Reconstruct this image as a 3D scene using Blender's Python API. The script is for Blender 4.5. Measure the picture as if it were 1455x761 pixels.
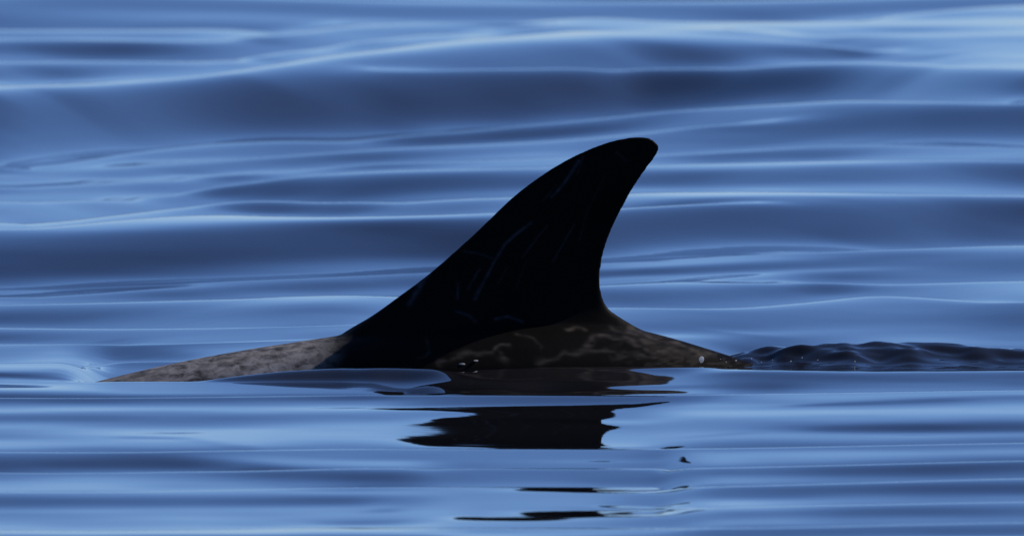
import bpy, bmesh, math
import numpy as np
from mathutils import Vector

# ------------------------------------------------------------------ camera, sky, sun, exposure
R0, CAM_H = 80.0, 2.8                 # metres from the fin, lens height above the sea (small boat)
PX = 1.55e-3                          # metres per photo pixel at the fin (fin about 0.42 m tall)
RNG = math.hypot(R0, CAM_H)
APX = PX / RNG                        # radians per photo pixel
V0, U0 = 527.0, 727.5                 # photo row / column of the world origin (fin base on the sea)
D0 = math.atan2(CAM_H, R0)            # depression of the origin

def depression(v): return D0 + (v - V0) * APX

scene = bpy.context.scene
for o in list(bpy.data.objects):
    bpy.data.objects.remove(o, do_unlink=True)
col = scene.collection

cam_data = bpy.data.cameras.new('camera')
cam_data.sensor_width = 36.0
cam_data.lens = 36.0 / (2 * math.tan(1455 * APX / 2))
cam_data.clip_start = 1.0
cam_data.clip_end = 20000.0
cam_data.dof.use_dof = True
cam_data.dof.focus_distance = RNG - 0.1
cam_data.dof.aperture_fstop = 22.0
camera = bpy.data.objects.new('camera', cam_data)
camera.location = (0, -R0, CAM_H)
camera.rotation_euler = (math.pi / 2 - depression(380.5), 0, 0)
col.objects.link(camera)
scene.camera = camera

SUN_EL, SUN_AZ = math.radians(35), math.radians(58)      # azimuth clockwise from +Y (behind the fin, to the right)
SKY_STRENGTH = 0.100
world = bpy.data.worlds.new('World'); scene.world = world; world.use_nodes = True
nt = world.node_tree; nt.nodes.clear()
sky = nt.nodes.new('ShaderNodeTexSky'); sky.sky_type = 'NISHITA'; sky.sun_disc = False
sky.sun_elevation = SUN_EL; sky.sun_rotation = SUN_AZ
sky.altitude = 0; sky.air_density = 0.58; sky.dust_density = 0.05; sky.ozone_density = 9.5
bg = nt.nodes.new('ShaderNodeBackground'); bg.inputs['Strength'].default_value = SKY_STRENGTH
wo = nt.nodes.new('ShaderNodeOutputWorld')
tint = nt.nodes.new('ShaderNodeMix'); tint.data_type = 'RGBA'; tint.blend_type = 'MULTIPLY'; tint.inputs[0].default_value = 1.0
tint.inputs[7].default_value = (1.06, 0.985, 1.03, 1)                # the photo's cool violet-blue white balance
nt.links.new(sky.outputs[0], tint.inputs[6]); nt.links.new(tint.outputs[2], bg.inputs['Color']); nt.links.new(bg.outputs[0], wo.inputs['Surface'])

sun_data = bpy.data.lights.new('sun', 'SUN'); sun_data.energy = 3.0; sun_data.angle = math.radians(0.5)
sun_data.color = (1.0, 0.93, 0.85)
sun = bpy.data.objects.new('sun', sun_data); col.objects.link(sun)
sdir = Vector((math.sin(SUN_AZ) * math.cos(SUN_EL), math.cos(SUN_AZ) * math.cos(SUN_EL), math.sin(SUN_EL)))
sun.rotation_euler = sdir.to_track_quat('Z', 'Y').to_euler()

scene.render.engine = 'CYCLES'
scene.view_settings.view_transform = 'Standard'; scene.view_settings.look = 'None'
scene.view_settings.gamma = 1.0; scene.view_settings.exposure = 0.0
scene.view_settings.use_curve_mapping = False

# ------------------------------------------------------------------ material helper
def node_material(name):
    m = bpy.data.materials.new(name); m.use_nodes = True
    n = m.node_tree.nodes; l = m.node_tree.links
    return m, n, l, n['Principled BSDF']

def mesh_from_arrays(name, co, quads):
    me = bpy.data.meshes.new(name)
    me.vertices.add(len(co)); me.vertices.foreach_set('co', np.ascontiguousarray(co, dtype=np.float32).ravel())
    nq = len(quads)
    me.loops.add(nq * 4); me.loops.foreach_set('vertex_index', np.ascontiguousarray(quads, dtype=np.int32).ravel())
    me.polygons.add(nq)
    me.polygons.foreach_set('loop_start', np.arange(0, nq * 4, 4, dtype=np.int32))
    me.polygons.foreach_set('use_smooth', np.ones(nq, dtype=bool))
    me.update(calc_edges=True); me.validate()
    return me

def smoothstep(a, b, x):
    t = np.clip((x - a) / (b - a), 0, 1)
    return t * t * (3 - 2 * t)

def vnoise(p, seed=0):
    """smooth value noise of one coordinate array"""
    rng = np.random.RandomState(seed); tab = rng.rand(4096) * 2 - 1
    i = np.floor(p).astype(int); f = p - i; f = f * f * (3 - 2 * f)
    return tab[i % 4096] * (1 - f) + tab[(i + 1) % 4096] * f

def vnoise2(x, y, seed=0):
    rng = np.random.RandomState(seed); tab = rng.rand(256, 256) * 2 - 1
    i = np.floor(x).astype(int); j = np.floor(y).astype(int)
    f = x - i; g = y - j; f = f * f * (3 - 2 * f); g = g * g * (3 - 2 * g)
    a = tab[i % 256, j % 256]; b = tab[(i + 1) % 256, j % 256]
    c = tab[i % 256, (j + 1) % 256]; d = tab[(i + 1) % 256, (j + 1) % 256]
    return (a * (1 - f) + b * f) * (1 - g) + (c * (1 - f) + d * f) * g

# ------------------------------------------------------------------ the sea
# The wave field is one height map in metres. Where the photograph shows it, the tilt of the wave faces follows
# the bands of the photograph (pale = grazing backs, dark = faces tilted to the boat); elsewhere a free swell goes on.
XC = np.array([0, 250, 500, 750, 1000, 1250, 1455], float)
T = [  # rows of each wave line at XC, tilt level there (1 = grazing and pale, 0 = steep and dark)
 ([-25]*7,                        [.5,.5,.4,.4,.5,.5,.45]),
 ([0,0,-8,-8,0,0,-3],             [.55,.45,.15,.15,.3,.42,.3]),
 ([12,12,4,4,8,8,4],              [.8,.7,.12,.12,.45,.33,.1]),
 ([24,27,14,15,25,24,18],         [.75,.75,.6,.65,.7,.66,.6]),
 ([42,42,22,24,31,36,32],         [.35,.35,.42,.55,.5,.6,.7]),
 ([54,57,30,28,34,48,46],         [.6,.65,.7,.5,.4,.7,.7]),
 ([67,69,42,32,37,58,58],         [.14,.3,.42,.4,.35,.55,.55]),
 ([86,82,55,36,40,63,65],         [.6,.6,.6,.3,.4,.55,.6]),
 ([103,94,63,39,43,67,72],        [.25,.35,.35,.45,.5,.55,.6]),
 ([122,110,72,46,48,70,80],       [.72,.77,.77,.77,.62,.55,.62]),
 ([134,122,90,75,72,77,86],       [.15,.12,.2,.15,.18,.38,.6]),
 ([140,130,100,95,96,87,95],      [.14,.1,.15,.25,.5,.72,.66]),
 ([150,145,125,115,105,95,102],   [.1,.05,.05,.05,.1,.15,.15]),
 ([165,160,150,132,118,110,115],  [.12,.05,.05,0,.05,.05,.05]),
 ([200,175,166,150,133,123,127],  [.25,.12,.12,.06,.1,.08,.1]),
 ([215,190,180,163,141,131,138],  [.25,.3,.35,.35,.35,.35,.3]),
 ([237,203,194,177,153,139,144],  [.45,.55,.64,.6,.5,.52,.25]),
 ([243,219,204,193,160,149,152],  [.5,.3,.1,.35,.35,.22,.15]),
 ([250,228,212,200,178,168,170],  [.6,.55,.6,.6,.4,.15,.14]),
 ([258,240,222,213,195,186,188],  [.65,.5,.38,.42,.5,.22,.25]),
 ([265,250,233,225,216,204,210],  [.7,.65,.6,.55,.62,.45,.45]),
 ([272,262,238,233,222,216,218],  [.4,.5,.5,.5,.5,.5,.45]),
 ([283,268,243,237,233,227,226],  [.68,.6,.66,.55,.66,.6,.5]),
 ([300,275,252,246,245,236,235],  [.45,.5,.15,.25,.28,.22,.2]),
 ([306,279,270,262,258,252,250],  [.5,.55,.08,.15,.25,.22,.25]),
 ([313,286,284,276,273,275,277],  [.65,.7,.55,.55,.64,.62,.72]),
 ([320,294,299,288,280,282,286],  [.5,.4,.28,.3,.35,.28,.35]),
 ([325,306,308,300,284,286,289],  [.45,.7,.68,.5,.2,.2,.2]),
 ([345,332,320,312,295,300,300],  [.32,.15,.13,.1,.05,.2,.12]),
 ([365,352,338,335,312,318,315],  [.2,.07,.02,.03,.05,.2,.28]),
 ([385,372,358,352,332,338,330],  [.22,.06,.07,.1,.15,.2,.45]),
 ([398,385,372,365,345,346,338],  [.3,.22,.28,.3,.32,.4,.55]),
 ([412,400,390,378,364,354,347],  [.6,.45,.47,.5,.6,.55,.65]),
 ([420,407,398,386,373,363,357],  [.68,.42,.45,.5,.6,.5,.4]),
 ([425,415,404,394,382,372,372],  [.6,.35,.25,.2,.1,.42,.3]),
 ([430,424,418,404,391,382,385],  [.65,.62,.62,.6,.6,.48,.42]),
 ([442,436,430,415,402,399,397],  [.6,.4,.35,.5,.58,.55,.6]),
 ([455,447,448,425,415,404,412],  [.5,.3,.3,.4,.35,.38,.55]),
 ([463,465,460,437,436,419,428],  [.65,.55,.4,.6,.65,.6,.4]),
 ([481,478,470,455,448,435,445],  [.4,.5,.4,.5,.5,.4,.3]),
 ([488,487,480,470,462,449,460],  [.66,.42,.45,.5,.5,.35,.45]),
 ([501,500,490,480,475,470,475],  [.45,.6,.5,.5,.58,.57,.55]),
 ([517,512,500,490,487,482,485],  [.68,.62,.5,.5,.45,.6,.6]),
 ([533,528,515,505,500,500,500],  [.35,.55,.5,.5,.5,.5,.5]),
 ([548,553,544,523,522,522,522],  [.72,.74,.9,.8,.82,.8,.8]),
 ([563,565,563,564,531,532,530],  [.28,.3,.35,.35,.33,.3,.35]),
 ([572,573,572,570,546,546,545],  [.4,.42,.5,.45,.35,.38,.38]),
 ([582,580,580,580,568,560,558],  [.62,.6,.65,.6,.55,.55,.55]),
 ([587,586,585,585,578,570,562],  [.5,.5,.55,.55,.62,.4,.42]),
 ([594,593,591,590,586,583,580],  [.4,.42,.45,.5,.65,.65,.65]),
 ([607,606,606,606,598,596,594],  [.6,.6,.65,.6,.5,.47,.5]),
 ([617,614,614,614,607,608,607],  [.55,.7,.65,.6,.5,.33,.3]),
 ([628,630,628,625,616,617,616],  [.65,.6,.62,.6,.6,.6,.55]),
 ([642,640,648,648,632,632,630],  [.45,.45,.45,.5,.45,.38,.4]),
 ([650,648,656,656,647,644,640],  [.3,.4,.6,.58,.62,.62,.55]),
 ([660,657,675,672,671,667,664],  [.27,.33,.2,.25,.3,.28,.3]),
 ([675,668,688,684,683,681,678],  [.45,.5,.38,.38,.52,.55,.5]),
 ([692,692,698,695,692,693,690],  [.68,.65,.6,.5,.38,.3,.33]),
 ([710,712,709,706,705,701,700],  [.38,.35,.4,.45,.42,.4,.4]),
 ([724,726,722,718,714,711,710],  [.62,.64,.65,.5,.6,.55,.55]),
 ([736,740,736,733,729,724,722],  [.58,.6,.66,.55,.42,.36,.38]),
 ([750,752,750,746,743,738,737],  [.7,.7,.74,.65,.55,.56,.52]),
 ([768,770,768,764,758,752,751],  [.6,.6,.6,.6,.45,.45,.45]),
 ([790]*7,                        [.5,.55,.55,.55,.5,.5,.55]),
]

def smooth_interp(xq, xk, yk):
    """monotone-tangent cubic through knots, xk increasing"""
    xk = np.asarray(xk, float); yk = np.asarray(yk, float)
    h = np.diff(xk); d = np.diff(yk) / h
    m = np.empty_like(yk); m[0] = d[0]; m[-1] = d[-1]
    same = d[:-1] * d[1:] > 0
    w1 = 2 * h[1:] + h[:-1]; w2 = h[1:] + 2 * h[:-1]
    mm = np.zeros(len(d) - 1)
    mm[same] = (w1 + w2)[same] / (w1[same] / d[:-1][same] + w2[same] / d[1:][same])
    m[1:-1] = mm
    xq = np.clip(xq, xk[0], xk[-1])
    i = np.clip(np.searchsorted(xk, xq, side='right') - 1, 0, len(h) - 1)
    t = (xq - xk[i]) / h[i]; t2 = t * t; t3 = t2 * t
    return ((2*t3-3*t2+1)*yk[i] + (t3-2*t2+t)*h[i]*m[i] + (-2*t3+3*t2)*yk[i+1] + (t3-t2)*h[i]*m[i+1])

def fresnel(grazing):
    ci = np.sin(np.maximum(grazing, 1e-4)); n = 1.333
    ct = np.sqrt(1 - (1 - ci * ci) / n ** 2)
    return 0.5 * (((ci - n*ct)/(ci + n*ct))**2 + ((ct - n*ci)/(ct + n*ci))**2)

# tilt as a function of level: Fresnel mirror of a clear sky that darkens upward
tilt_tab = np.radians(np.linspace(-1.4, 16, 600))
lum_tab = 0.97 * fresnel(D0 + tilt_tab) * np.interp(np.degrees(D0 + 2 * tilt_tab),
            [-1, 0, 1, 2, 4, 8, 12, 18, 25, 40], [.60, .58, .536, .48, .384, .266, .204, .154, .123, .09]) + 0.008
def tilt_from_level(L):
    srgb = 0.205 + 0.555 * np.clip(L, 0, 1) ** 1.2                         # green code of the photo
    lin = ((srgb + .055) / 1.055) ** 2.4
    return np.interp(-lin, -lum_tab, tilt_tab)

UCOL = np.arange(-700, 2160, 7.0)
NSUB = 26                                            # samples between two wave lines
du = np.clip(UCOL, 0, 1455)
def spline(xq, xk, yk):
    """Catmull-Rom through knots"""
    xk = np.asarray(xk, float); yk = np.asarray(yk, float)
    m = np.gradient(yk, xk); h = np.diff(xk)
    i = np.clip(np.searchsorted(xk, xq, side='right') - 1, 0, len(h) - 1)
    t = (xq - xk[i]) / h[i]; t2 = t * t; t3 = t2 * t
    return (2*t3-3*t2+1)*yk[i] + (t3-2*t2+t)*h[i]*m[i] + (-2*t3+3*t2)*yk[i+1] + (t3-t2)*h[i]*m[i+1]
rows_u = np.array([spline(du, XC, t[0]) for t in T])        # tracks x columns
lev_u = np.array([spline(du, XC, t[1]) for t in T])
rows_u = np.maximum.accumulate(rows_u + np.arange(len(T))[:, None] * 1e-2, axis=0)
NU = len(UCOL)
FRONT = np.arange(790, 518.9, -0.4)                  # rows on the boat's side of the dolphin, then along the wave lines
KF, QR = len(FRONT), 42
NV = KF + QR * NSUB + NSUB
bend_u = np.interp(UCOL, [-300, 0, 130, 300, 480, 980, 1120, 1300, 1455, 1800], [4, 8, 9, 5, 0, 0, -4, -10, -15, -20])
bend_u = np.convolve(np.pad(bend_u, 12, mode='edge'), np.ones(25) / 25, mode='valid')
bend_v = smoothstep(519, 545, FRONT) * (0.65 + 0.5 * vnoise(FRONT / 33, 41))
LEV = np.empty((NU, NV)); VV = np.empty((NU, NV))
for i in range(NU):
    knots = np.concatenate([[FRONT[-1]], rows_u[QR::-1, i]])
    VV[i, :KF] = FRONT + bend_u[i] * bend_v
    VV[i, KF:] = np.interp(np.arange(1, NV - KF + 1) / NSUB, np.arange(len(knots)), knots)
    LEV[i] = smooth_interp(VV[i], rows_u[:, i], lev_u[:, i])
UU = np.repeat(UCOL[:, None], NV, axis=1)
# gentle unevenness along the lines
LEV += 0.05 * vnoise2(UU / 260 + 3, VV / 9, 5) + 0.03 * vnoise2(UU / 120, VV / 5, 6)

def streak(pts, half, amp, fade=40):
    """thin dark (amp<0) or pale line along points (u, v)"""
    p = np.array(pts, float)
    c = np.interp(UU, p[:, 0], p[:, 1])
    w = smoothstep(p[0, 0], p[0, 0] + fade, UU) * (1 - smoothstep(p[-1, 0] - fade, p[-1, 0], UU))
    return amp * w * np.exp(-((VV - c) / half) ** 2)
for a in [([(120,222),(300,216),(500,206),(740,192)], 2.0, -.22, 120), ([(-60,272),(0,269),(60,263),(160,256)], 1.6, -.3),
          ([(260,247),(400,243),(500,240)], 1.2, -.2), ([(340,303),(480,300),(620,297),(700,296)], 2.2, -.2, 80),
          ([(860,388),(960,383),(1040,379),(1140,372)], 4.0, -.3, 60), ([(290,404),(420,403),(560,401)], 3.5, -.12, 60),
          ([(-40,482),(10,481),(35,481)], 1.5, -.3, 20), ([(70,524),(95,525),(115,524)], 1.2, -.15, 12),
          ([(-60,529),(0,532),(40,535),(150,541)], 1.6, -.3, 40), ([(175,509),(190,509),(205,509)], 1.2, -.15, 10),
          ([(130,10),(150,9),(172,10)], 4, -.2, 14), ([(300,556),(380,555),(470,553)], 1.2, -.25, 40),
          ([(150,620),(260,622),(330,634),(380,637)], 1.5, -.2, 30), ([(520,724),(550,724),(572,724)], 2, -.3, 20),
          ([(430,743),(560,742),(640,740)], 1.2, -.2, 60), ([(1100,577),(1240,572),(1400,565)], 1.4, -.22, 60),
          ([(900,622),(1000,619),(1090,612)], 1.2, -.15, 40), ([(1130,610),(1230,608),(1380,606)], 1.6, -.22, 50),
          ([(1300,751),(1400,752),(1500,751)], 1.6, -.2, 40), ([(1035,223),(1060,222),(1090,220)], 1.5, -.12, 15),
          ([(1170,215),(1195,214),(1225,214)], 1.4, -.15, 15)]:
    LEV += streak(*a)
LEV = np.where(VV > 519, 0.53 + (LEV - 0.5) * 1.6, LEV)
low = smoothstep(70, 170, UU) * (1 - smoothstep(230, 340, UU)) * smoothstep(520, 526, VV) * (1 - smoothstep(552, 558, VV))
LEV = LEV + (0.78 - LEV) * low                      # trough where the back runs under
TILT = tilt_from_level(0.03 + 0.97 * np.clip(LEV, 0, 1.0))

# in front of the fin the wavelets mirror it: Z is the height (m) at which the mirrored sight line passes the fin
ZL = [(519,0.04),(523,0.04),(534,0.05),(538,0.07),(541,0.34),(545,0.26),(549,0.2),(553,0.14),(556,0.1),(559,0.07),(561,0.45),(564,0.598),(571,0.598),
      (575,0.55),(578,0.3),(581,0.17),(584,0.24),(588,.30),(592,0.28),(597,0.2),(600,0.22),(603,0.2),(607,.23),(611,.23),(616,0.22),
      (621,0.18),(626,0.13),(630,0.09),(634,0.06),(636,0.5),(639,0.598),(648,0.598),(656,0.594),(663,.62),(669,.85),(681,.85),(687,.64),(700,0.604),(705,0.585),(710,0.582),(716,0.604),
      (727,0.592),(733,0.35),(735,-0.1),(737,-0.02),(738.5,0.3),(741,0.598),(747,0.604),(753,0.58),(757,0.3),(761,0.2),(770,0.3),(790,0.5)]
ZR = [(519,0.1),(523,0.1),(527,0.07),(535,0.055),(544,0.06),(549,0.12),(553,0.07),(558,0.055),(560,0.3),(562,0.598),(568,0.598),
      (572,0.5),(575,0.44),(579,0.32),(585,0.22),(593,0.2),(598,0.1),(601,0.14),(604,0.22),(612,0.16),(618,0.13),(626,0.115),(633,0.08),(635.5,0.4),(638,0.598),
      (648,0.592),(652,0.52),(654,0.40),(656,0.36),(658,0.50),(663,.62),(669,.85),(681,.85),(687,.64),(690,0.587),(692.5,0.4),(694,-0.05),(697,-0.05),(698.5,0.4),(701,0.592),(716,0.604),
      (721,0.582),(723.5,0.36),(725.5,-0.1),(730,-0.05),(732.5,0.4),(735,0.598),(750,0.616),(770,0.604),(790,0.58)]
VT = np.arange(500, 791, 0.5); zl = smooth_interp(VT, *zip(*ZL)); zr = smooth_interp(VT, *zip(*ZR))
wav = 2.0 * vnoise2(UU / 130, VV / 25, 9)
mix = smoothstep(610, 930, UU)
vl = VV + wav
Z = (1 - mix) * np.interp(vl, VT, zl) + mix * np.interp(vl, VT, zr)
lb = np.interp(VV, [520, 540, 550, 566, 625, 640, 700], [0, 0, 60, 100, 90, 130, 130])      # how far left the mirrored fin reaches
rb = np.interp(VV, [520, 558, 578, 640, 648, 790], [960, 960, 900, 900, 940, 940])
wz = smoothstep(430 + lb, 540 + lb, UU) * (1 - smoothstep(rb, rb + 100, UU)) * smoothstep(519, 523, VV)
Z = Z + (np.maximum(Z, 0.6) - Z) * smoothstep(950, 990, UU) * smoothstep(640, 645, VV)
Z = Z + (np.maximum(Z, 0.6) - Z) * smoothstep(640, 645, VV) * (1 - smoothstep(610, 680, UU))
# the low bow wave along the flank left of the fin: a steep dark face under a crest that rises towards the fin
crest_u = np.interp(UCOL, [280, 330, 400, 480, 600, 690, 760, 800], [541, 533, 525.5, 521.5, 521.5, 524, 521, 520])
crest_u = np.where(UCOL < 100, 520, crest_u)
front = smoothstep(100, 150, UCOL)
cu = crest_u[:, None]
bow = smoothstep(275, 320, UU) * (1 - smoothstep(600, 690, UU)) * smoothstep(-1.0, 1.0, VV - cu) * (1 - smoothstep(540, 542, VV))
TILT = TILT + (math.radians(23.0) - TILT) * bow
LEV = LEV * (1 - bow)
wz = wz * (1 - bow)
# left of it the water in front of the low back mirrors only sky
side = smoothstep(120, 200, UU) * (1 - smoothstep(520, 600, UU)) * smoothstep(541, 543, VV) * (1 - smoothstep(557, 560, VV))
Z = Z + (0.105 - Z) * side * (1 - smoothstep(480, 560, UU))
wz = np.maximum(wz, side)

# march every column outward from the boat so that each sight line meets the surface at its tilt; behind a crest
# the surface falls away unseen (lee side) before the next face comes into view
dep = np.tan(depression(VV))
lee_t = np.zeros((NU, NV))
for q in range(1, QR + 1):
    w = smoothstep(0.0, 0.15, np.minimum(lev_u[q] - lev_u[q - 1], lev_u[q] - lev_u[q + 1]))
    lee_t[:, KF - 1 + (QR + 1 - q) * NSUB + 3 if q > 0 else 0] = w
for row in (748.0, 719.0, 690.0, 663.0, 635.5, 560.0):
    lee_t[:, int(np.argmax(FRONT <= row))] = 1.0
k_crest = np.array([int(np.argmax(VV[i, :KF] <= crest_u[i])) for i in range(NU)])
K560 = int(np.argmax(FRONT <= 560.0))
LEE = math.tan(math.radians(6.5))
LREST = 7.0
dist_u = (UCOL[:, None] - UCOL[None, :]) / 7.0
G = np.exp(-0.5 * (dist_u / 16.0) ** 2); G /= G.sum(1, keepdims=True)
G2 = np.exp(-0.5 * (dist_u / 24.0) ** 2); G2 /= G2.sum(1, keepdims=True)
h = np.zeros(NU); r = CAM_H / dep[:, 0]
PR = [r.copy()]; PH = [h.copy()]
for k in range(1, NV):
    if lee_t[:, k].any():                            # one lee along the whole crest line
        d_ = (G2 @ lee_t[:, k]) * np.clip((G2 @ h + 0.012) * 16, 0.0, 1.2)
        r = r + d_; h = h - d_ * LEE
        PR.append(r + 1e-5); PH.append(h.copy())
    hit = k_crest == k
    if hit.any():                                    # lee of the crest that runs along the dolphin
        d_ = np.where(hit, front * (0.22 + np.clip((h + 0.012) * 10, 0, 0.5)), 0.0)
        r = r + d_; h = h - d_ * LEE
        PR.append(r + 1e-5); PH.append(h.copy())
    zt = (np.arctan2(Z[:, k] - h, np.maximum(R0 - r, 0.22)) - depression(VV[:, k])) / 2
    zt = np.clip(zt, math.radians(-1.5), math.radians(13))
    t = np.tan(TILT[:, k] * (1 - wz[:, k]) + zt * wz[:, k]) - h / LREST * (0.25 + 1.1 * smoothstep(0.2, 0.55, LEV[:, k]))
    t = np.maximum(t, -dep[:, k] + 0.004)
    rn = (CAM_H - h + r * t) / (t + dep[:, k])
    rn = np.maximum(rn, r + 1e-4)
    h = h + (rn - r) * t
    back = 0.03 + 0.04 * smoothstep(-530, -505, -VV[:, k])
    lim = (0.015 - 0.007 * wz[:, k]) * (rn - r) * (0.3 + 0.7 * smoothstep(0.15, 0.5, LEV[:, k]))
    h = h + np.clip(back * (G @ h - h), -lim, lim)   # neighbouring columns keep to one crest line
    rn = np.maximum((CAM_H - h) / dep[:, k], r + 0.2 * (rn - r))
    r = rn
    PR.append(r.copy()); PH.append(h.copy())
RR = np.array(PR).T; HH = np.array(PH).T
RR = np.maximum.accumulate(RR, axis=1)

def graded(lo, hi, core, far, ratio):
    xs = list(core); s = core[1] - core[0]; x = core[0]; left = []
    while x > lo:
        s *= ratio; x -= s; left.append(x)
    s = core[-1] - core[-2]; x = core[-1]; right = []
    while x < hi:
        s *= ratio; x += s; right.append(x)
    return np.array(left[::-1] + xs + right)

xs = graded(-4000, 4000, np.arange(-2.0, 2.0001, 0.0125), 0, 1.12)
yy = [-10.0]                                         # finest near the fin, growing evenly away from it
while yy[-1] < 36:
    yy.append(yy[-1] + float(np.interp(yy[-1], [-10, -4, -2, 1.0, 3.5, 8, 36], [.022, .017, .009, .009, .02, .024, .036])))
ycore = np.array(yy)
ys = graded(-3000, 6000, ycore, 0, 1.10)

# free swell everywhere
rng = np.random.RandomState(4)
waves = []
for k in range(34):
    lam = 0.9 * (16 / 0.9) ** rng.rand(); ang = rng.normal(0, 0.38)
    waves.append((2 * math.pi / lam * math.sin(ang), 2 * math.pi / lam * math.cos(ang), rng.rand() * 6.283, 0.0020 * lam ** 0.9, lam))
X, Y = np.meshgrid(xs, ys, indexing='ij')
dx = np.gradient(xs)[:, None]; dy = np.gradient(ys)[None, :]
cell = np.maximum(dx, dy)
FREE = np.zeros_like(X)
for kx, ky, ph, am, lam in waves:
    FREE += am * np.sin(kx * X + ky * Y + ph) * (1 - smoothstep(0.15, 0.35, cell / lam))

# photographed patch
jin = np.where((ys > -10.0) & (ys < 36))[0]
Hc = np.empty((NU, len(jin)))
for i in range(NU):
    Hc[i] = np.interp(ys[jin] + R0, RR[i], HH[i])
ker = np.array([1, 4, 6, 4, 1], float) / 16
P = np.zeros_like(X)
for q, j in enumerate(jin):
    P[:, j] = np.interp(xs, (UCOL - U0) * APX * (ys[j] + R0), Hc[:, q])
for _ in range(3):                                   # round the joints of the march
    P[:, 2:-2] = sum(ker[m] * P[:, m:P.shape[1] - 4 + m] for m in range(5))
    P[2:-2, :] = sum(ker[m] * P[m:P.shape[0] - 4 + m, :] for m in range(5))
P2 = P.copy()                                       # far lines run long and even sideways
core = np.where(np.abs(xs) < 3.0)[0]
kx = np.exp(-0.5 * (np.arange(-24, 25) / 4.5) ** 2); kx /= kx.sum()
pad = np.pad(P[core], ((24, 24), (0, 0)), mode='edge')
P2[core] = sum(kx[m] * pad[m:m + len(core)] for m in range(49))
ww = smoothstep(0.6, 2.5, Y)
P = P * (1 - ww) + P2 * ww
half = (1455 / 2) * APX * (ys + R0)[None, :]
wp = (1 - smoothstep(half + 0.35, half + 1.6, np.abs(X))) * smoothstep(-9.9, -9.3, Y) * (1 - smoothstep(25, 34, Y))
SEA = FREE * (1 - wp) + P * wp

# churned wake ridge trailing from behind the fin to the right
ux = X / PX + U0
top_v = np.interp(ux, [1000, 1025, 1060, 1110, 1160, 1200, 1290, 1380, 1455, 1700, 2400], [514, 511, 502, 493, 488.5, 486, 488.5, 492, 496, 501, 512])
ridge_z = CAM_H - (R0 + 0.22) * np.tan(depression(top_v))          # height of the ridge top above the mean sea
ridge_y = 0.22 + 0.05 * vnoise(ux / 120, 3) + 0.02 * vnoise(ux / 35, 8)
rough = 0.008 * vnoise2(X / 0.08, Y / 0.04, 11) + 0.005 * vnoise2(X / 0.035, Y / 0.03, 12)
near_r = np.exp(-((Y - ridge_y) / 0.13) ** 2)
prof = np.exp(-((Y - ridge_y) / np.where(Y < ridge_y, 0.12 + 0.04 * vnoise(ux / 50, 14), 0.16)) ** 2)
bump = (ridge_z - SEA) * prof * smoothstep(960, 1030, ux) * (1 - smoothstep(1900, 2400, ux))
rw = smoothstep(985, 1060, ux) * (1 - smoothstep(2000, 3000, ux))
rough = rough + 0.0028 * vnoise2(X / 0.026, Y / 0.022, 13) * (1 - smoothstep(1150, 1330, ux)) * (1 - 0.7 * smoothstep(0.12, 0.22, Y))
SEA += bump + rough * np.clip(near_r * 1.3, 0, 1) * rw * (1 - 0.5 * smoothstep(1300, 1500, ux))

nx, ny = X.shape
co = np.stack([X, Y, SEA], -1).reshape(-1, 3)
ii, jj = np.meshgrid(np.arange(nx - 1), np.arange(ny - 1), indexing='ij')
a = (ii * ny + jj).ravel()
quads = np.stack([a, a + ny, a + ny + 1, a + 1], -1)
sea_mesh = mesh_from_arrays('sea', co, quads)
sea = bpy.data.objects.new('sea', sea_mesh); col.objects.link(sea)
sea['kind'] = 'structure'
sea['label'] = 'calm dark blue sea with long smooth ripples'

m, n, l, bsdf = node_material('sea_water')
bsdf.inputs['Base Color'].default_value = (0.017, 0.017, 0.020, 1)
bsdf.inputs['Roughness'].default_value = 0.02
bsdf.inputs['IOR'].default_value = 1.333
tcw = n.new('ShaderNodeTexCoord'); mp = n.new('ShaderNodeMapping'); mp.inputs['Scale'].default_value = (1.6, 6.5, 1)
mp.inputs['Rotation'].default_value = (0, 0, 0.05)
rip = n.new('ShaderNodeTexNoise'); rip.inputs['Scale'].default_value = 1.0; rip.inputs['Detail'].default_value = 4; rip.inputs['Roughness'].default_value = .6
l.new(tcw.outputs['Object'], mp.inputs['Vector']); l.new(mp.outputs[0], rip.inputs['Vector'])
wb_ = n.new('ShaderNodeBump'); wb_.inputs['Strength'].default_value = 1.0; wb_.inputs['Distance'].default_value = 0.0002
l.new(rip.outputs['Fac'], wb_.inputs['Height']); l.new(wb_.outputs[0], bsdf.inputs['Normal'])
sea_mesh.materials.append(m)

# ------------------------------------------------------------------ the dolphin
YAW = math.radians(12)                                # head turned a little towards the boat
def zpx(v): return (V0 - v) * PX
def xpx(u): return (u - U0) * PX

def loft(bm, rings, cap=True):
    vs = [[bm.verts.new(p) for p in ring] for ring in rings]
    nseg = len(rings[0])
    for r0, r1 in zip(vs[:-1], vs[1:]):
        for k in range(nseg):
            bm.faces.new((r0[k], r0[(k + 1) % nseg], r1[(k + 1) % nseg], r1[k]))
    if cap:
        bm.faces.new(vs[0][::-1]); bm.faces.new(vs[-1])

bm = bmesh.new()
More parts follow.
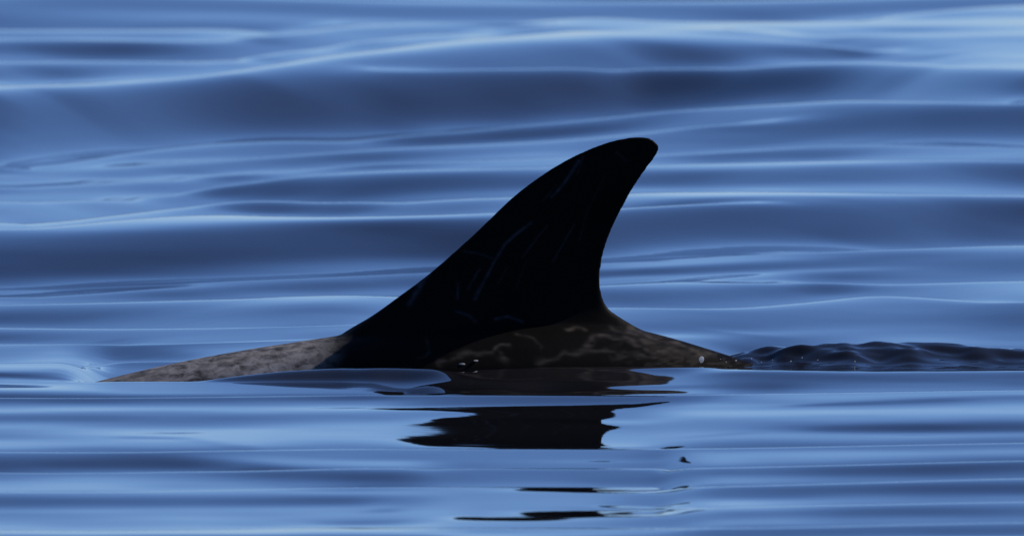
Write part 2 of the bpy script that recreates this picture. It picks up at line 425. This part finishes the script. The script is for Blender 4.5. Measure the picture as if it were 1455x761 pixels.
# trunk: x, top z, half width, half height
tops = [(-1.62,-.36,.05,.06),(-1.58,-.25,.13,.15),(-1.48,-.17,.19,.22),(-1.3,-.11,.235,.27),(-1.1,-.06,.262,.30),(-.9,-.008,.278,.315),(-.75,.025,.285,.32),
        (-.62,.048,.285,.32),(-.5,.066,.283,.32),(-.4,.080,.28,.315),(-.3,.094,.275,.31),(-.15,.106,.265,.30),(0,.108,.25,.285),(.15,.103,.225,.265),(.27,.092,.20,.24),
        (.36,.071,.178,.215),(.43,.050,.16,.20),(.5,.028,.145,.185),(.65,-.02,.12,.165),(.85,-.075,.088,.14),(1.05,-.125,.06,.12),(1.25,-.165,.038,.095),(1.42,-.19,.025,.06),(1.5,-.20,.016,.03)]
tt = np.array(tops)
rings = []
for s in np.linspace(0, 1, 90):
    xq = -1.62 + s * 3.12
    top, w, hh = (float(smooth_interp(np.array([xq]), tt[:, 0], tt[:, c])[0]) for c in (1, 2, 3))
    ring = []
    for k in range(40):
        ph = 2 * math.pi * k / 40
        ring.append((xq, w * math.sin(ph), top - hh + hh * math.cos(ph)))
    rings.append(ring)
loft(bm, rings)
# dorsal fin: (row, leading column, trailing column)
le = np.array([(194.5,908),(197,890),(201,871),(206,855),(219,823),(235,792),(253,764),(272.5,737),(294,712),(316,689),(351,650),(391,602),(422,559),(448,522),(470,484),(520,440)], float)
te = np.array([(194.5,922),(197,931),(202,939),(208,943.5),(214,943),(222,939),(240,925),(268,905),(298,888),(326,874),(352,864),(378,858),(402,857),(425,861),(440,870),(454,890),(470,918),(485,950),(520,990)], float)
rings = []
for v in list(np.linspace(194.6, 210, 12)) + list(np.linspace(214, 500, 60)):
    a0 = float(spline(np.array([v]), le[:, 0], le[:, 1])[0]); b0 = float(spline(np.array([v]), te[:, 0], te[:, 1])[0])
    z = zpx(v); x0, x1 = xpx(a0), xpx(b0); c = x1 - x0
    th = 0.0075 + 0.010 * min(1, (v - 194) / 60) + 0.012 * (v - 194) / 260 + 0.06 * float(smoothstep(400, 500, v)) ** 1.5
    ring = []
    for k in range(28):
        ph = 2 * math.pi * k / 28
        xx = (1 - math.cos(ph)) / 2
        prof = math.copysign(abs(math.sin(ph)) ** 0.75, math.sin(ph)) * (1 - 0.5 * xx) * 1.2
        ring.append((x0 + c * xx, th * prof, z))
    rings.append(ring)
loft(bm, rings)
# flukes and flippers, under water
for s in (-1, 1):
    rings = []
    for k in range(16):
        f = k / 15; y = s * (0.0 + 0.36 * f)
        x0 = 1.36 + 0.20 * f ** 1.3; c = 0.24 * (1 - f) ** 0.7 + 0.02
        th = 0.022 * (1 - f) + 0.006
        rings.append([(x0 + c * (1 - math.cos(2*math.pi*q/16)) / 2, y, -.21 + th * math.sin(2*math.pi*q/16)) for q in range(16)][::(1 if s < 0 else -1)])
    loft(bm, rings)
    rings = []
    for k in range(16):
        f = k / 15
        c = 0.17 * (1 - f) ** 0.6 + 0.025; th = 0.028 * (1 - f) + 0.007
        x0 = -1.15 + 0.38 * f ** 1.15; y = s * (0.17 + 0.30 * f); z = -.48 - 0.18 * f
        rings.append([(x0 + c * (1 - math.cos(2*math.pi*q/16)) / 2, y, z + th * math.sin(2*math.pi*q/16)) for q in range(16)][::(1 if s < 0 else -1)])
    loft(bm, rings)
bmesh.ops.recalc_face_normals(bm, faces=bm.faces[:])
raw = bpy.data.meshes.new('dolphin_raw'); bm.to_mesh(raw); bm.free()
tmp = bpy.data.objects.new('dolphin_raw', raw); col.objects.link(tmp)
md = tmp.modifiers.new('remesh', 'REMESH'); md.mode = 'VOXEL'; md.voxel_size = 0.0042; md.use_smooth_shade = True
ms = tmp.modifiers.new('smooth', 'SMOOTH'); ms.iterations = 24; ms.factor = 0.5
dg = bpy.context.evaluated_depsgraph_get(); dg.update()
body_mesh = bpy.data.meshes.new_from_object(tmp.evaluated_get(dg))
bpy.data.objects.remove(tmp, do_unlink=True)
body_mesh.name = 'dolphin'
body_mesh.polygons.foreach_set('use_smooth', np.ones(len(body_mesh.polygons), bool))

# skin marks, stored on the vertices: pale scarred saddle with the fin's shadow edge painted in, and thin rake scars
nvt = len(body_mesh.vertices)
cv = np.empty(nvt * 3, np.float32); body_mesh.vertices.foreach_get('co', cv); cv = cv.reshape(-1, 3).astype(float)
pu = cv[:, 0] / PX + U0; pv = V0 - cv[:, 2] / PX + np.abs(cv[:, 1]) * 0.0
scar = np.zeros(nvt)
SC = [([(823,229),(808,250),(794,268),(782,280)],2.2,.8),([(752,316),(730,332),(713,347),(698,372),(685,395),(670,424)],2.0,.8),
      ([(776,320),(757,342),(740,365)],1.3,.5),([(655,356),(680,360),(701,368)],1.5,.5),([(646,400),(644,423)],1.6,.6),
      ([(677,381),(660,409)],1.6,.6),([(815,320),(800,345),(784,372)],1.3,.45),([(690,388),(672,415),(668,424)],2.0,.5),
      ([(697,452),(715,448),(737,456)],2.0,.7),([(878,217),(892,230)],1.5,.4),([(790,262),(770,285)],1.2,.4),([(830,222),(820,246)],1.2,.5),
      ([(716,380),(704,402)],1.2,.35),([(596,398),(586,414),(575,430)],3.5,.9),([(606,388),(590,408)],2.0,.7),
      ([(860,250),(835,300),(822,345)],1.0,.3),([(745,370),(730,410)],1.0,.3),([(640,440),(660,447),(668,455)],2,.5)]
def seg_mark(pts, half, amp, U, Vv):
    best = np.full(len(U), 1e9)
    for (a0, b0), (a1, b1) in zip(pts[:-1], pts[1:]):
        dxs, dys = a1 - a0, b1 - b0
        t = np.clip(((U - a0) * dxs + (Vv - b0) * dys) / (dxs * dxs + dys * dys), 0, 1)
        best = np.minimum(best, np.hypot(U - a0 - t * dxs, Vv - b0 - t * dys))
    return amp * np.exp(-(best / half) ** 2)
for s in SC:
    scar = np.maximum(scar, seg_mark(*s, pu, pv))
scar *= 0.6 + 0.4 * vnoise2(pu / 6, pv / 6, 21)
# pale scribbles along the flank and tail stock
pf = pv + np.abs(cv[:, 1]) * math.tan(D0) / PX
flank = np.zeros(nvt)
for s in [([(817,496),(837,479),(865,478),(892,489),(927,502)],3.5,.8),([(741,514),(782,505),(824,502),(875,505)],3.0,.6),
          ([(868,467),(913,485),(944,500)],4.0,.7),([(672,501),(693,492),(705,493)],2.5,.7),([(600,514),(635,505),(672,502),(700,512)],4.0,.6),
          ([(895,470),(940,484),(990,500)],4.0,.8),([(800,466),(815,464),(826,466)],2.5,.7),([(930,498),(965,500),(1010,508)],5,.7),
          ([(720,478),(745,482),(752,494)],2.0,.4),([(590,482),(586,500),(570,508)],2.0,.3),([(850,508),(900,507),(960,511)],3.0,.6)]:
    flank = np.maximum(flank, seg_mark(s[0], s[1] * 1.3, s[2], pu + 5 * vnoise2(pu / 20, pf / 12, 31), pf + 5 * vnoise2(pu / 16, pf / 12, 32)))
flank *= 0.33 + 0.33 * vnoise2(pu / 9, pf / 4, 22)
flank = np.maximum(flank, 0.17 * smoothstep(830, 930, pu) * smoothstep(440, 480, pf) * smoothstep(-.2, .7, vnoise2(pu / 9 + pf / 9, pf / 3.5, 24)))
pale = (1 - smoothstep(425, 500, pu + 0.8 * (pv - 470))) * (0.85 + 0.15 * vnoise2(pu / 30, pv / 12, 23))  # pale pigment; its slanted edge paints in the border of the fin's cast shadow
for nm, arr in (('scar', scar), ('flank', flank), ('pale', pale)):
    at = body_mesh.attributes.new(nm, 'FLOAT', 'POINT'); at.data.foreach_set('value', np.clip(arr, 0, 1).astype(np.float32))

dolphin = bpy.data.objects.new('dolphin', body_mesh); col.objects.link(dolphin)
dolphin.rotation_euler = (0, 0, YAW)
dolphin['label'] = 'dark scarred dolphin with tall curved dorsal fin and pale grey back breaking the sea surface'
dolphin['category'] = 'dolphin'

m, n, l, bsdf = node_material('dolphin_skin')
def attr(nm):
    a = n.new('ShaderNodeAttribute'); a.attribute_name = nm; return a
def mixc(fac, c1, c2):
    x = n.new('ShaderNodeMix'); x.data_type = 'RGBA'
    for sock, val in ((x.inputs[0], fac), (x.inputs[6], c1), (x.inputs[7], c2)):
        if isinstance(val, (tuple, float)): sock.default_value = val
        else: l.new(val, sock)
    return x.outputs[2]
tc = n.new('ShaderNodeTexCoord')
mot = n.new('ShaderNodeTexNoise'); mot.inputs['Scale'].default_value = 34; mot.inputs['Detail'].default_value = 6; mot.inputs['Roughness'].default_value = .65
mot.inputs['Distortion'].default_value = 0.5
l.new(tc.outputs['Object'], mot.inputs['Vector'])
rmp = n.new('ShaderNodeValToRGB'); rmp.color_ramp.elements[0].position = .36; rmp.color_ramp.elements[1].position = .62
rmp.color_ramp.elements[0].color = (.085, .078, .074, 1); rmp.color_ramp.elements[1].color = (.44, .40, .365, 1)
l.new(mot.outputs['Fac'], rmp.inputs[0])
fine = n.new('ShaderNodeTexNoise'); fine.inputs['Scale'].default_value = 9; fine.inputs['Detail'].default_value = 5
l.new(tc.outputs['Object'], fine.inputs['Vector'])
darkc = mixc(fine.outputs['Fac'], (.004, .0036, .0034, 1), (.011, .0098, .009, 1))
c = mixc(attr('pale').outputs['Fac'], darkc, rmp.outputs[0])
c = mixc(attr('scar').outputs['Fac'], c, (.07, .074, .09, 1))
c = mixc(attr('flank').outputs['Fac'], c, (.16, .135, .11, 1))
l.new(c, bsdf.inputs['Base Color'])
bsdf.inputs['Roughness'].default_value = 0.5
bsdf.inputs['IOR'].default_value = 1.35
bsdf.inputs['Specular IOR Level'].default_value = 0.03
bmp = n.new('ShaderNodeBump'); bmp.inputs['Strength'].default_value = 0.25; bmp.inputs['Distance'].default_value = 0.003
l.new(mot.outputs['Fac'], bmp.inputs['Height']); l.new(bmp.outputs[0], bsdf.inputs['Normal'])
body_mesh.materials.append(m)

# ------------------------------------------------------------------ drops and foam flecks at the waterline
def bead_mesh(name, rx, rz, seed):
    b = bmesh.new(); bmesh.ops.create_icosphere(b, subdivisions=3, radius=1.0)
    rg = np.random.RandomState(seed); d = rg.normal(size=(4, 3))
    for v in b.verts:
        k = 1 + 0.12 * sum(math.sin(2.2 * v.co.dot(Vector(q)) + i) for i, q in enumerate(d)) / 2
        z = v.co.z * k
        v.co = (v.co.x * k * rx, v.co.y * k * rx, (z if z > 0 else z * 0.7) * rz)
    for f in b.faces: f.smooth = True
    me = bpy.data.meshes.new(name); b.to_mesh(me); b.free(); return me

m, n, l, bsdf = node_material('foam_water')
nz = n.new('ShaderNodeTexNoise'); nz.inputs['Scale'].default_value = 300
rp = n.new('ShaderNodeValToRGB'); rp.color_ramp.elements[0].color = (.55, .57, .6, 1); rp.color_ramp.elements[1].color = (.85, .86, .86, 1)
l.new(nz.outputs['Fac'], rp.inputs[0]); l.new(rp.outputs[0], bsdf.inputs['Base Color'])
bsdf.inputs['Roughness'].default_value = 0.35; bsdf.inputs['IOR'].default_value = 1.333
tl = n.new('ShaderNodeBsdfTranslucent'); tl.inputs['Color'].default_value = (.9, .92, .93, 1)
ms_ = n.new('ShaderNodeMixShader'); ms_.inputs[0].default_value = 0.6
l.new(bsdf.outputs[0], ms_.inputs[1]); l.new(tl.outputs[0], ms_.inputs[2]); l.new(ms_.outputs[0], n['Material Output'].inputs['Surface'])
def place(u, v, y, rx, rz, seed, label, group=None):
    me = bead_mesh('water_droplet', rx, rz, seed); me.materials.append(m)
    o = bpy.data.objects.new('water_droplet', me); col.objects.link(o)
    rr_ = R0 + y
    o.location = ((u - U0) * APX * rr_, y, CAM_H - rr_ * math.tan(depression(v)))
    o['label'] = label; o['category'] = 'water droplet'
    if group: o['group'] = group
    return o
place(997, 511, -0.10, 0.0055, 0.0085, 1, 'large white water droplet where the tail stock meets the sea')
place(656, 517, -0.205, 0.009, 0.0024, 2, 'flat white water fleck on the flank below the fin')
place(676, 512, -0.20, 0.005, 0.0018, 3, 'smaller pale water fleck beside the flat one on the flank')
for q, (u, v) in enumerate([(1024, 510), (1046, 512), (1068, 509), (1098, 511), (1140, 508), (1215, 513), (1082, 514), (1124, 513), (1032, 514), (1162, 511)]):
    place(u, v, 0.03, 0.0009 + 0.0007 * ((q * 7) % 4) / 2, 0.0008 + 0.0005 * ((q * 5) % 3), 10 + q,
          'tiny bright water droplet in the dark wake behind the dolphin', 'tiny droplets in the wake')
